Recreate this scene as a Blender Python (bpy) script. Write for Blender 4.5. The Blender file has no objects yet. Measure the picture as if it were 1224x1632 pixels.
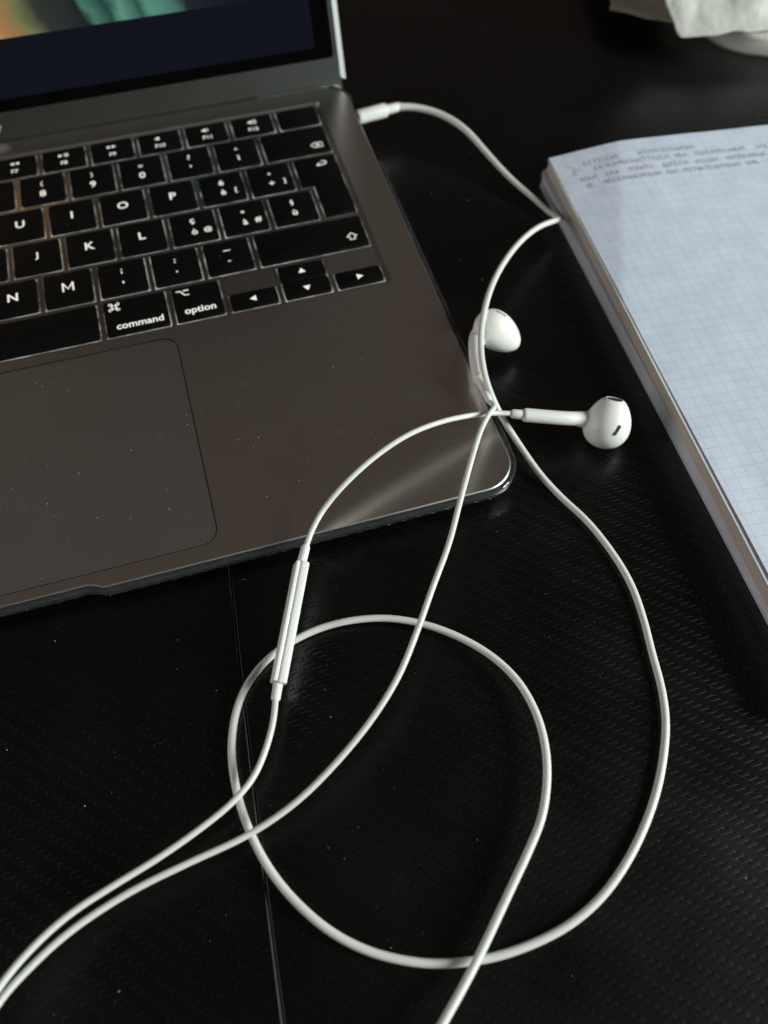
import bpy, bmesh, math, random
from mathutils import Vector, Matrix, noise
random.seed(7)
scene = bpy.context.scene
C = scene.collection
MM = 0.001
R = math.radians

# ------------------------------------------------------------------ camera
cam_d = bpy.data.cameras.new('camera'); cam = bpy.data.objects.new('camera', cam_d); C.objects.link(cam)
cam_d.sensor_fit = 'VERTICAL'; cam_d.sensor_height = 36.0; cam_d.sensor_width = 27.0
cam_d.lens = 36.0 * 1276.49 / 1632.0
cam_d.clip_start = 0.01; cam_d.clip_end = 20.0
RIGHT = Vector((0.959673, -0.280865, -0.011938)); DOWN = Vector((-0.242602, -0.805986, -0.539935)); FWD = Vector((0.142027, 0.521057, -0.841622))
UP = -DOWN; TOCAM = -FWD
m = Matrix((RIGHT, UP, TOCAM)).transposed().to_4x4()
m.translation = Vector((-76.17, -121.481, 206.621)) * MM
cam.matrix_world = m
cam_d.dof.use_dof = True; cam_d.dof.focus_distance = 0.226; cam_d.dof.aperture_fstop = 9.5
scene.camera = cam

# ------------------------------------------------------------------ light
world = bpy.data.worlds.new('World'); scene.world = world; world.use_nodes = True
bg = world.node_tree.nodes['Background']
bg.inputs[0].default_value = (1.0, 0.79, 0.67, 1); bg.inputs[1].default_value = 0.047
def area(name, d, dist, size, power, col, target=(-20, 0, 5)):
    l = bpy.data.lights.new(name, 'AREA'); l.shape = 'RECTANGLE'; l.size = size[0]; l.size_y = size[1]
    l.energy = power; l.color = col
    o = bpy.data.objects.new(name, l); C.objects.link(o)
    d = Vector(d).normalized(); o.location = Vector(target) * MM + d * dist
    o.rotation_euler = d.to_track_quat('Z', 'Y').to_euler()
    return o
area('window_light', (0.80, -0.40, 0.42), 1.3, (0.40, 0.45), 26.0, (0.94, 1.0, 0.95))
area('room_bounce_light', (-0.95, 0.02, 0.30), 1.3, (0.9, 0.6), 5.2, (1.0, 0.95, 0.93))
vs = scene.view_settings
vs.view_transform = 'Standard'; vs.look = 'None'; vs.exposure = 0.0; vs.gamma = 1.0; vs.use_curve_mapping = False

# ------------------------------------------------------------------ materials
def principled(name, col=(0.5, 0.5, 0.5), rough=0.5, metal=0.0, **kw):
    mt = bpy.data.materials.new(name); mt.use_nodes = True
    b = mt.node_tree.nodes['Principled BSDF']
    b.inputs['Base Color'].default_value = (*col, 1); b.inputs['Roughness'].default_value = rough; b.inputs['Metallic'].default_value = metal
    for k, v in kw.items():
        b.inputs[k.replace('_', ' ')].default_value = v
    return mt
class G:
    """small helper to write shader node graphs"""
    def __init__(s, mt): s.t = mt.node_tree; s.b = s.t.nodes['Principled BSDF']
    def n(s, typ, **kw):
        nd = s.t.nodes.new(typ)
        for k, v in kw.items(): setattr(nd, k, v)
        return nd
    def put(s, sock, v):
        if hasattr(v, 'is_output'): s.t.links.new(v, sock)
        else: sock.default_value = v
    def m(s, op, a, b=None, c=None):
        nd = s.n('ShaderNodeMath', operation=op)
        for i, v in enumerate((a, b, c)):
            if v is not None: s.put(nd.inputs[i], v)
        return nd.outputs[0]
    def noise(s, vec, scale, detail=2.0, rough=0.5):
        nd = s.n('ShaderNodeTexNoise'); s.put(nd.inputs['Vector'], vec)
        nd.inputs['Scale'].default_value = scale; nd.inputs['Detail'].default_value = detail; nd.inputs['Roughness'].default_value = rough
        return nd.outputs['Fac']
    def ramp(s, v, stops):
        nd = s.n('ShaderNodeValToRGB'); e = nd.color_ramp.elements
        while len(e) < len(stops): e.new(0.5)
        for el, (p, c) in zip(e, stops): el.position = p; el.color = (*c, 1)
        s.put(nd.inputs[0], v); return nd.outputs[0]
    def mix(s, f, a, b):
        nd = s.n('ShaderNodeMix', data_type='RGBA'); s.put(nd.inputs[0], f); s.put(nd.inputs[6], a); s.put(nd.inputs[7], b); return nd.outputs[2]
    def maprange(s, v, a, b, c, d):
        nd = s.n('ShaderNodeMapRange'); s.put(nd.inputs[0], v)
        for i, x in enumerate((a, b, c, d)): nd.inputs[i + 1].default_value = x
        return nd.outputs[0]
    def bump(s, h, strength, dist):
        nd = s.n('ShaderNodeBump'); nd.inputs['Strength'].default_value = strength; nd.inputs['Distance'].default_value = dist
        s.put(nd.inputs['Height'], h); return nd.outputs[0]
    def obj(s): return s.n('ShaderNodeTexCoord').outputs['Object']
    def set(s, name, v): s.put(s.b.inputs[name], v)

# desk: black twill-weave carbon film
desk_m = principled('carbon_film', (0.0008, 0.0008, 0.0008), 0.25)
g = G(desk_m); co = g.obj(); sp = g.n('ShaderNodeSeparateXYZ'); g.put(sp.inputs[0], co)
wob = g.noise(co, 90.0, 2.0)
W = 1.4 * MM
u = g.m('ADD', g.m('DIVIDE', sp.outputs[0], W), g.m('MULTIPLY', wob, 0.35)); v = g.m('ADD', g.m('DIVIDE', sp.outputs[1], W), g.m('MULTIPLY', wob, 0.35))
i_ = g.m('FLOOR', u); j_ = g.m('FLOOR', v); fu = g.m('SUBTRACT', u, i_); fv = g.m('SUBTRACT', v, j_)
k = g.m('FLOORED_MODULO', g.m('ADD', i_, j_), 4.0)
weft = g.m('LESS_THAN', k, 1.5)
sa = g.m('DIVIDE', g.m('FLOORED_MODULO', g.m('ADD', u, j_), 4.0), 2.0)
sb = g.m('DIVIDE', g.m('SUBTRACT', g.m('FLOORED_MODULO', g.m('ADD', v, i_), 4.0), 2.0), 2.0)
def prof(t, p): return g.m('SUBTRACT', 1.0, g.m('POWER', g.m('ABSOLUTE', g.m('SUBTRACT', g.m('MULTIPLY', t, 2.0), 1.0)), p))
hw = g.m('MULTIPLY', prof(fv, 6.0), g.m('ADD', 0.5, g.m('MULTIPLY', prof(sa, 4.0), 0.5)))
hp = g.m('MULTIPLY', prof(fu, 6.0), g.m('ADD', 0.35, g.m('MULTIPLY', prof(sb, 4.0), 0.5)))
h = g.m('ADD', g.m('MULTIPLY', weft, hw), g.m('MULTIPLY', g.m('SUBTRACT', 1.0, weft), g.m('MULTIPLY', hp, 0.14)))
grain = g.noise(co, 2500.0, 2.0)
h2 = g.m('ADD', h, g.m('MULTIPLY', grain, 0.10))
g.set('Normal', g.bump(h2, 0.62, 0.00013))
g.set('Roughness', g.maprange(g.noise(co, 35.0, 4.0), 0.3, 0.7, 0.25, 0.35))
g.set('Specular IOR Level', 0.58)
edge_m = principled('desk_joint_edge', (0.018, 0.018, 0.017), 0.5)
dark_m = principled('shadow_gap_black', (0.004, 0.004, 0.004), 0.8)

def anodised(name, col, rough):
    mt = principled(name, col, rough, 1.0)
    g = G(mt); co = g.obj()
    g.set('Roughness', g.maprange(g.noise(co, 60.0, 5.0), 0.3, 0.7, rough - 0.006, rough + 0.010))
    g.set('Normal', g.bump(g.noise(co, 4200.0, 1.0), 0.10, 0.00005))
    return mt
alu_m = anodised('space_grey_aluminium', (0.76, 0.71, 0.67), 0.29)
pad_m = anodised('trackpad_glass', (0.73, 0.76, 0.72), 0.31)
web_m = anodised('key_web_aluminium', (0.56, 0.52, 0.49), 0.34)
lid_m = anodised('lid_aluminium', (0.29, 0.325, 0.31), 0.30)
key_m = principled('keycap_black', (0.0035, 0.0035, 0.0035), 0.45, 0.0, Specular_IOR_Level=0.12)
g = G(key_m); co = g.obj(); g.set('Normal', g.bump(g.noise(co, 3500.0, 1.0), 0.08, 0.00004))
leg_m = principled('backlit_legend', (0.75, 0.74, 0.68), 0.5, 0.0, Emission_Color=(1, 0.97, 0.86, 1), Emission_Strength=0.42)
glow_m = principled('key_backlight_diffuser', (0.3, 0.3, 0.3), 0.6, 0.0, Emission_Color=(1, 0.97, 0.88, 1), Emission_Strength=0.35)
g = G(glow_m); co = g.obj()
g.set('Emission Strength', g.maprange(g.noise(co, 130.0, 3.0, 0.6), 0.42, 0.72, 0.03, 0.55))
edge_cut_m = principled('polished_chamfer', (0.62, 0.62, 0.61), 0.42, 1.0)
bezel_m = principled('screen_glass_black', (0.001, 0.001, 0.001), 0.12, 0.0, Specular_IOR_Level=0.3)
ink_m = principled('chin_lettering', (0.55, 0.57, 0.57), 0.4)
white_m = principled('white_plastic', (0.80, 0.81, 0.78), 0.32, 0.0, Subsurface_Weight=0.08, Subsurface_Scale=0.0012, Subsurface_Radius=(1, 0.95, 0.85))
cord_m = principled('white_rubber_cord', (0.76, 0.765, 0.73), 0.36)
g = G(cord_m); co = g.obj()
g.set('Base Color', g.mix(g.maprange(g.noise(co, 60.0, 3.0), 0.45, 0.75, 0.0, 0.35), (0.72, 0.735, 0.70, 1), (0.62, 0.615, 0.57, 1)))
g.set('Normal', g.bump(g.noise(co, 400.0, 1.0), 0.03, 0.0001))
mesh_m = principled('dark_grille', (0.04, 0.04, 0.04), 0.7, 0.0, Specular_IOR_Level=0.2)
seam_m = principled('seam_grey', (0.5, 0.49, 0.47), 0.6)
clear_m = principled('clear_polycarbonate', (0.90, 0.94, 0.97), 0.05, 0.0, Transmission_Weight=0.98, IOR=1.49)
g = G(clear_m); co = g.obj()
g.set('Roughness', g.maprange(g.noise(co, 160.0, 4.0), 0.35, 0.7, 0.02, 0.12))
frost_m = principled('clear_lid_cover', (0.80, 0.83, 0.82), 0.3, 0.0, Transmission_Weight=0.4, IOR=1.49)
side_m = principled('page_block_edge', (0.50, 0.42, 0.36), 0.85)
g = G(side_m); co = g.obj(); sp = g.n('ShaderNodeSeparateXYZ'); g.put(sp.inputs[0], co)
st = g.n('ShaderNodeTexNoise'); st.inputs['Scale'].default_value = 1.0
mp = g.n('ShaderNodeMapping'); g.put(mp.inputs[0], co); mp.inputs['Scale'].default_value = (25, 25, 5200); g.put(st.inputs['Vector'], mp.outputs[0])
g.set('Base Color', g.mix(g.maprange(st.outputs[0], 0.35, 0.65, 0.0, 1.0), (0.40, 0.35, 0.30, 1), (0.56, 0.50, 0.44, 1)))
cover_m = principled('grey_cover', (0.52, 0.53, 0.56), 0.6)
g = G(cover_m); co = g.obj()
g.set('Base Color', g.mix(g.noise(co, 70.0, 5.0), (0.46, 0.48, 0.53, 1), (0.62, 0.64, 0.70, 1)))
# squared paper: 4 mm printed grid
paper_m = principled('squared_paper', (0.72, 0.78, 0.86), 0.75)
g = G(paper_m); co = g.obj(); sp = g.n('ShaderNodeSeparateXYZ'); g.put(sp.inputs[0], co)
def gl(c):
    f = g.m('FRACT', g.m('DIVIDE', c, 4.0 * MM)); d = g.m('ABSOLUTE', g.m('SUBTRACT', f, 0.5))
    return g.m('LESS_THAN', d, 0.038)
ln = g.m('MAXIMUM', gl(sp.outputs[0]), gl(sp.outputs[1]))
base = g.mix(g.maprange(g.noise(co, 120.0, 5.0, 0.6), 0.3, 0.7, 0.0, 1.0), (0.535, 0.60, 0.735, 1), (0.62, 0.68, 0.80, 1))
g.set('Base Color', g.mix(g.m('MULTIPLY', ln, 0.34), base, (0.33, 0.36, 0.41, 1)))
g.set('Normal', g.bump(g.noise(co, 260.0, 4.0), 0.25, 0.0003))
pen_m = principled('pencil_writing', (0.36, 0.38, 0.42), 0.7)
plain_m = principled('paper_underleaf', (0.70, 0.72, 0.75), 0.8)
dish_m = principled('white_dish_plastic', (0.82, 0.85, 0.80), 0.3, 0.0, Subsurface_Weight=0.7, Subsurface_Scale=0.02, Subsurface_Radius=(1, 1, 0.9))
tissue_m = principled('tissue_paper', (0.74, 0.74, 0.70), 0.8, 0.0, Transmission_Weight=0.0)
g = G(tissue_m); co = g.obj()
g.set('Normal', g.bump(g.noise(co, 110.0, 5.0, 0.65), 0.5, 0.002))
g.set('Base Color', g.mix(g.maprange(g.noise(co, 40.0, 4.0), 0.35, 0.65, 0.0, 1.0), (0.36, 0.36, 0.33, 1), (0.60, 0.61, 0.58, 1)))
beige_m = principled('beige_paper', (0.52, 0.48, 0.38), 0.8)
g = G(beige_m); co = g.obj(); g.set('Normal', g.bump(g.noise(co, 90.0, 4.0), 0.4, 0.002))
dust_m = principled('dust_grey', (0.60, 0.60, 0.57), 0.9)
# screen picture
screen_m = principled('screen_picture', (0.001, 0.001, 0.001), 0.1, 0.0, Specular_IOR_Level=0.3)
g = G(screen_m); uvn = g.n('ShaderNodeUVMap').outputs[0]
nz = g.n('ShaderNodeTexNoise'); g.put(nz.inputs['Vector'], uvn); nz.inputs['Scale'].default_value = 9.0; nz.inputs['Detail'].default_value = 3.0
sp = g.n('ShaderNodeSeparateXYZ'); g.put(sp.inputs[0], uvn)
vx = g.m('ADD', sp.outputs[0], g.m('MULTIPLY', g.m('SUBTRACT', nz.outputs[0], 0.5), 0.10))
lean = g.m('SUBTRACT', vx, g.m('MULTIPLY', g.m('SUBTRACT', sp.outputs[1], 0.34), -0.35))
pic = g.ramp(g.maprange(lean, -1.60, -0.40, 0.0, 1.0), [
    (0.0, (0.58, 0.33, 0.15)), (0.17, (0.60, 0.34, 0.15)), (0.28, (0.36, 0.17, 0.07)), (0.36, (0.16, 0.17, 0.07)), (0.42, (0.03, 0.035, 0.03)),
    (0.53, (0.012, 0.016, 0.018)), (0.56, (0.06, 0.17, 0.13)), (0.615, (0.015, 0.05, 0.045)), (0.65, (0.10, 0.27, 0.20)), (0.71, (0.025, 0.07, 0.06)), (0.74, (0.09, 0.25, 0.19)), (0.81, (0.06, 0.16, 0.13)), (0.85, (0.012, 0.018, 0.022)), (1.0, (0.006, 0.008, 0.014))])
e = g.mix(g.m('GREATER_THAN', sp.outputs[1], 0.340), (0.0040, 0.0055, 0.0105, 1), pic)
g.set('Emission Color', e); g.set('Emission Strength', g.maprange(sp.outputs[1], 0.46, 0.60, 1.0, 0.05))  # unseen upper picture dimmed so it throws less tan light on the keyboard

# ------------------------------------------------------------------ helpers
def link(name, me, mat, parent=None, smooth=None):
    o = bpy.data.objects.new(name, me); C.objects.link(o)
    if mat and not me.materials: me.materials.append(mat)
    if parent: o.parent = parent
    if smooth is not None:
        for p in me.polygons: p.use_smooth = True
        me.set_sharp_from_angle(angle=R(smooth))
    return o
def mesh(verts, faces, name='mesh'):
    me = bpy.data.meshes.new(name); me.from_pydata([Vector(q) * MM for q in verts], [], faces); me.update()
    bm = bmesh.new(); bm.from_mesh(me); bmesh.ops.recalc_face_normals(bm, faces=bm.faces); bm.to_mesh(me); bm.free()
    return me
def empty(name, label, cat, loc=(0, 0, 0), rot=(0, 0, 0)):
    o = bpy.data.objects.new(name, None); C.objects.link(o); o.location = Vector(loc) * MM; o.rotation_euler = rot
    o.empty_display_size = 0.02
    o['label'] = label; o['category'] = cat
    return o
def rrect(x0, y0, x1, y1, r, seg=6, step=None):
    pts = []
    for cx, cy, a0 in ((x1 - r, y0 + r, -90), (x1 - r, y1 - r, 0), (x0 + r, y1 - r, 90), (x0 + r, y0 + r, 180)):
        for i in range(seg + 1):
            a = R(a0 + 90 * i / seg); pts.append((cx + r * math.cos(a), cy + r * math.sin(a)))
    if step:
        out = []
        for i, p in enumerate(pts):
            q = pts[(i + 1) % len(pts)]; d = math.dist(p, q); out.append(p)
            n = int(d // step)
            for k in range(1, n): out.append((p[0] + (q[0] - p[0]) * k / n, p[1] + (q[1] - p[1]) * k / n))
        pts = out
    return pts
def loft(loops, cap0=True, cap1=True):
    n = len(loops[0]); vs = [p for l in loops for p in l]; fs = []
    for a in range(len(loops) - 1):
        for i in range(n):
            j = (i + 1) % n; fs.append((a * n + i, a * n + j, (a + 1) * n + j, (a + 1) * n + i))
    if cap0: fs.append(tuple(range(n))[::-1])
    if cap1: fs.append(tuple((len(loops) - 1) * n + i for i in range(n)))
    return vs, fs
def catmull(P, sub=8):
    P = [Vector(p) for p in P]; out = []
    for i in range(len(P) - 1):
        p0 = P[i - 1] if i else P[0] * 2 - P[1]; p1 = P[i]; p2 = P[i + 1]; p3 = P[i + 2] if i + 2 < len(P) else P[-1] * 2 - P[-2]
        t0, t1 = 0.0, max((p1 - p0).length, 1e-4) ** 0.5; t2 = t1 + max((p2 - p1).length, 1e-4) ** 0.5; t3 = t2 + max((p3 - p2).length, 1e-4) ** 0.5
        for k in range(sub):
            t = t1 + (t2 - t1) * k / sub
            A1 = p0 * ((t1 - t) / (t1 - t0)) + p1 * ((t - t0) / (t1 - t0)); A2 = p1 * ((t2 - t) / (t2 - t1)) + p2 * ((t - t1) / (t2 - t1)); A3 = p2 * ((t3 - t) / (t3 - t2)) + p3 * ((t - t2) / (t3 - t2))
            B1 = A1 * ((t2 - t) / (t2 - t0)) + A2 * ((t - t0) / (t2 - t0)); B2 = A2 * ((t3 - t) / (t3 - t1)) + A3 * ((t - t1) / (t3 - t1))
            out.append(B1 * ((t2 - t) / (t2 - t1)) + B2 * ((t - t1) / (t2 - t1)))
    out.append(P[-1]); return out
def relax(P, it=3):
    for _ in range(it):
        P = [P[0]] + [(P[i - 1] + P[i] * 2 + P[i + 1]) / 4 for i in range(1, len(P) - 1)] + [P[-1]]
    return P
def tube(P, rad, seg=14, shape=None):
    """sweep a round (or given) section along points; rad = number or function of 0..1"""
    P = [Vector(p) for p in P]; n = len(P); loops = []
    T = [(P[min(i + 1, n - 1)] - P[max(i - 1, 0)]).normalized() for i in range(n)]
    N = Vector((0, 0, 1)); N = (N - T[0] * N.dot(T[0])).normalized()
    for i in range(n):
        N = (N - T[i] * N.dot(T[i])).normalized(); Bn = T[i].cross(N)
        r = rad(i / (n - 1)) if callable(rad) else rad
        if shape: loops.append([tuple(P[i] + N * (b * r) + Bn * (a * r)) for a, b in shape])
        else: loops.append([tuple(P[i] + N * (math.sin(2 * math.pi * k / seg) * r) + Bn * (math.cos(2 * math.pi * k / seg) * r)) for k in range(seg)])
    return loft(loops)
def ribbon(strokes, w, z=0.0):
    """flat pen strokes in a plane"""
    vs, fs = [], []
    for s in strokes:
        s = [Vector((p[0], p[1])) for p in s]; n = len(s); b = len(vs)
        closed = (s[0] - s[-1]).length < 1e-6
        for i in range(n):
            a = s[i - 1] if i else (s[-2] if closed else s[0]); c = s[i + 1] if i + 1 < n else (s[1] if closed else s[-1])
            t = (c - a); t = t.normalized() if t.length > 1e-9 else Vector((1, 0)); nn = Vector((-t.y, t.x)) * w / 2
            ext = Vector((0, 0))
            if not closed and i == 0: ext = -t * w * 0.4
            if not closed and i == n - 1: ext = t * w * 0.4
            vs += [tuple((s[i] + nn + ext)) + (z,), tuple((s[i] - nn + ext)) + (z,)]
        fs += [(b + 2 * i, b + 2 * i + 1, b + 2 * i + 3, b + 2 * i + 2) for i in range(n - 1)]
    return vs, fs
def add(acc, vf, off=(0, 0, 0)):
    b = len(acc[0]); acc[0].extend([(p[0] + off[0], p[1] + off[1], p[2] + off[2]) for p in vf[0]]); acc[1].extend([tuple(i + b for i in f) for f in vf[1]])
def text_vf(s, size=None, width=None, height=None, bold=0.0):
    """text as flat mesh data (mm), centred on its bounding box"""
    cu = bpy.data.curves.new('text', 'FONT'); cu.body = s; cu.size = 10.0; cu.offset = bold * 10.0; cu.resolution_u = 3
    o = bpy.data.objects.new('text', cu); C.objects.link(o)
    dg = bpy.context.evaluated_depsgraph_get(); me = bpy.data.meshes.new_from_object(o.evaluated_get(dg))
    vs = [tuple(q.co) for q in me.vertices]; fs = [tuple(p.vertices) for p in me.polygons]
    bpy.data.objects.remove(o); bpy.data.curves.remove(cu); bpy.data.meshes.remove(me)
    if not vs: return [], []
    x0 = min(q[0] for q in vs); x1 = max(q[0] for q in vs); y0 = min(q[1] for q in vs); y1 = max(q[1] for q in vs)
    k = size / 10.0 if size else (width / (x1 - x0) if width else height / (y1 - y0))
    return [((q[0] - (x0 + x1) / 2) * k, (q[1] - (y0 + y1) / 2) * k, 0.0) for q in vs], fs

# ------------------------------------------------------------------ desk
desk = link('desk', mesh(*loft([[(x, y, z) for x, y in ((-900, -450), (800, -450), (800, 900), (-900, 900))] for z in (-30, -2.2)])), dark_m)
desk['kind'] = 'structure'
def seam_x(y): return -90.2 + 0.080 * (y - 1.6) + 0.00012 * (y - 1.6) * (y + 114)
ys = [-450, -250] + [-160 + 8 * i for i in range(26)] + [120, 250, 500, 900]
def panel(side):
    prof = []
    e = 0.2 if side > 0 else -0.2
    far = 800 if side > 0 else -900
    vs, fs = [], []
    for y in ys:
        s = seam_x(y) if -170 < y < 60 else seam_x(max(-170, min(60, y))) + 0.07 * (y - max(-170, min(60, y)))
        vs += [(far, y, 0), (s + e * 2.2, y, 0), (s + e * 1.35, y, -0.12), (s + e, y, -0.5), (s + e, y, -2.0), (far, y, -2.0)]
    for i in range(len(ys) - 1):
        for k in range(6):
            a = i * 6 + k; b = i * 6 + (k + 1) % 6; fs.append((a, b, b + 6, a + 6))
    fs += [tuple(range(6)), tuple(range(len(vs) - 6, len(vs)))]
    o = link('panel', mesh(vs, fs), desk_m, desk); o.data.materials.append(edge_m)
    for p in o.data.polygons:
        c = p.center / MM
        if abs(c.x) < 130 and -0.6 < c.z < -0.02: p.material_index = 1
    return o
panel(-1); panel(1)

# ------------------------------------------------------------------ laptop
lap = empty('laptop', 'open space grey laptop with black backlit keyboard and trackpad', 'laptop', (0, 0, 8.0), (R(2.6), 0, 0))
DEP = 209.6; WID = 304.1
def body_outline(off, scoop=True):
    pts = rrect(-WID - off, -off, off, DEP + off, 10.5 + off, 10, 2.0)
    if not scoop: return pts
    out = []
    for x, y in pts:
        if y < 3 and -180 < x < -124:
            a = min(max((-124.5 - x) / 4.0, 0), 1) * min(max((x + 179.5) / 4.0, 0), 1); a = a * a * (3 - 2 * a); y += 1.9 * a
        out.append((x, y))
    return out
def side_z(y): return -2.6 - 6.0 * y / DEP
def bot_z(y): return -4.2 - 10.5 * y / DEP
loops = []
for off, zf in ((-0.38, lambda y: 0.0), (-0.05, lambda y: -0.30), (0.0, lambda y: -0.5), (0.0, side_z), (-1.0, lambda y: side_z(y) - 0.8), (-14.0, bot_z)):
    loops.append([(x, y, zf(y)) for x, y in body_outline(off)])
KX = -14.37; U = 19.0; PY = 18.76; Y0 = 101.2; KW = 16.65; KH = 16.1; GAP = U - KW
well = rrect(-WID + 13.3, Y0 - 10.0, -13.3, 200.6, 1.6, 4)
TP = (-WID + 91.0, 5.6, -91.0, 87.0)
hole2 = rrect(TP[0] - 0.28, TP[1] - 0.28, TP[2] + 0.28, TP[3] + 0.28, 5.2, 6)
vs, fs = loft(loops, False, True)
me = mesh(vs, fs)
bm = bmesh.new(); bm.from_mesh(me); bm.verts.ensure_lookup_table()
n0 = len(loops[0]); outer = [bm.verts[i] for i in range(n0)]
edges = []
for i in range(n0):
    edges.append(bm.edges.get((outer[i], outer[(i + 1) % n0])))
holes = []
for hl, dep in ((well, 1.0), (hole2, 0.7)):
    hv = [bm.verts.new((x * MM, y * MM, 0)) for x, y in hl]; lo = [bm.verts.new((x * MM, y * MM, -dep * MM)) for x, y in hl]
    for i in range(len(hv)):
        j = (i + 1) % len(hv); edges.append(bm.edges.new((hv[i], hv[j]))); holes.append((hv[i], hv[j], lo[j], lo[i]))
bmesh.ops.triangle_fill(bm, use_beauty=True, use_dissolve=False, edges=edges, normal=(0, 0, 1))
for f in holes: bm.faces.new(f)
bmesh.ops.recalc_face_normals(bm, faces=bm.faces)
bm.to_mesh(me); bm.free()
body = link('base', me, alu_m, lap, 30); body.data.materials.append(edge_cut_m); body.data.materials.append(dark_m)
for p in body.data.polygons:
    if -0.6 * MM < p.center.z < -0.01 * MM and 0.2 < abs(p.normal.z) < 0.97: p.material_index = 1
    if abs(p.normal.z) < 0.1 and 5 < p.center.y / MM < 88 and -0.5 < p.center.z / MM < -0.2 and TP[0] - 1 < p.center.x / MM < TP[2] + 1: p.material_index = 2
# trackpad
tpl = rrect(*TP, 5.0, 8)
def inset(rect, d, r): return rrect(rect[0] + d, rect[1] + d, rect[2] - d, rect[3] - d, r - d, 8)
link('trackpad', mesh(*loft([[(x, y, -0.65) for x, y in tpl], [(x, y, -0.22) for x, y in tpl], [(x, y, -0.16) for x, y in inset(TP, 0.05, 5.0)]])), pad_m, lap, 30).data.materials.append(dark_m)
for p in lap.children[-1].data.polygons:
    if abs(p.normal.z) < 0.9: p.material_index = 1
link('trackpad_groove', mesh(*loft([[(x, y, -0.72) for x, y in hole2], [(x, y, -0.68) for x, y in hole2]])), dark_m, lap)

# keyboard -------------------------------------------------------
keys = []      # (x0, y0, x1, y1, legend list)
def cell(right_u, row, w=1.0, y0=None, y1=None, leg=None):
    x1 = KX - right_u * U - GAP / 2; x0 = KX - (right_u + w) * U + GAP / 2; yc = Y0 + row * PY
    keys.append((x0, yc - KH / 2 if y0 is None else y0, x1, yc + KH / 2 if y1 is None else y1, leg or []))
T = lambda s, x, y, h: ('t', s, x, y, h)
def two(top, bot): return [T(top, 0, 3.0, None), T(bot, 0, -2.6, None)]
def three(top, bot, rt): return [T(top, 0, 3.0, None), T(bot, 0, -2.6, None), T(rt, 5.0, -2.6, None)]
# function row
FY0, FY1 = 186.6, 198.3
icons = ['sun', 'sun', 'grid', 'find', 'mic', 'moon', 'rew', 'play', 'fwd', 'mute', 'vol', 'volup']
cell(0, 0, 1.0, FY0, FY1)                                     # touch sensor key, blank
for f in range(12):
    cell(1 + f, 0, 1.0, FY0, FY1, [('i', icons[11 - f], 0, 2.0), T('F%d' % (12 - f), 0, -2.6, 2.1)])
cell(13, 0, 1.5, FY0, FY1, [T('esc', -8, -1.5, 2.2)])
# number row
cell(0, 4, 1.5, leg=[('i', 'delete', 8.0, -3.6)])
for n, (a, b) in enumerate([('^', 'ì'), ('?', "'"), ('=', '0'), (')', '9'), ('(', '8'), ('/', '7'), ('&', '6'), ('%', '5'), ('$', '4'), ('£', '3'), ('"', '2'), ('!', '1'), ('|', '\\')]): cell(1.5 + n, 4, leg=two(a, b))
row3 = [('*', '+', ']'), ('é', 'è', '['), 'P', 'O', 'I', 'U', 'Y', 'T', 'R', 'E', 'W', 'Q']
for n, a in enumerate(row3): cell(1 + n, 3, leg=three(*a) if isinstance(a, tuple) else [T(a, 0, 0.7, 3.9)])
cell(13, 3, 1.5, leg=[T('tab', -8, -5, 2.2)])
row2 = [('§', 'ù'), ('°', 'à', '#'), ('ç', 'ò', '@'), 'L', 'K', 'J', 'H', 'G', 'F', 'D', 'S', 'A']
for n, a in enumerate(row2): cell(0.75 + n, 2, leg=(three(*a) if len(a) == 3 else two(*a)) if isinstance(a, tuple) else [T(a, 0, 0.7, 3.9)])
cell(12.75, 2, 1.75, leg=[T('caps lock', -6, -5, 2.2)])
cell(0, 1, 2.25, leg=[('i', 'shift', 14.8, -2.6)])
row1 = [('_', '-'), (':', '.'), (';', ','), 'M', 'N', 'B', 'V', 'C', 'X', 'Z', ('>', '<')]
for n, a in enumerate(row1): cell(2.25 + n, 1, leg=two(*a) if isinstance(a, tuple) else [T(a, 0, 0.7, 3.9)])
cell(13.25, 1, 1.25, leg=[('i', 'shift', -5, -4)])
yb = Y0 - KH / 2; ym = Y0 - 0.2
cell(0, 0, 1, yb, ym - 0.3, [('i', 'right', 0, 0)]); cell(1, 0, 1, yb, ym - 0.3, [('i', 'down', 0, 0)]); cell(1, 0, 1, ym + 0.3, Y0 + KH / 2, [('i', 'up', 0, 0)]); cell(2, 0, 1, yb, ym - 0.3, [('i', 'left', 0, 0)])
cell(3, 0, 1, leg=[('i', 'alt', -4.6, 5.0), ('w', 'option', 0.2, -4.3, 10.8)])
cell(4, 0, 1.25, leg=[('i', 'cmd', -7.0, 5.0), ('w', 'command', 0.8, -4.3, 16.0)])
cell(5.25, 0, 5.0)
cell(10.25, 0, 1.25, leg=[('i', 'cmd', 6.8, 5.0), ('w', 'command', 0.0, -4.3, 16.0)]); cell(11.5, 0, 1, leg=[('i', 'alt', 4.6, 5.0), ('w', 'option', 0, -4.3, 10.8)])
cell(12.5, 0, 1, leg=[('w', 'control', 0, -4.3, 11.5)]); cell(13.5, 0, 1, leg=[T('fn', 3, 4.5, 2.6)])
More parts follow.
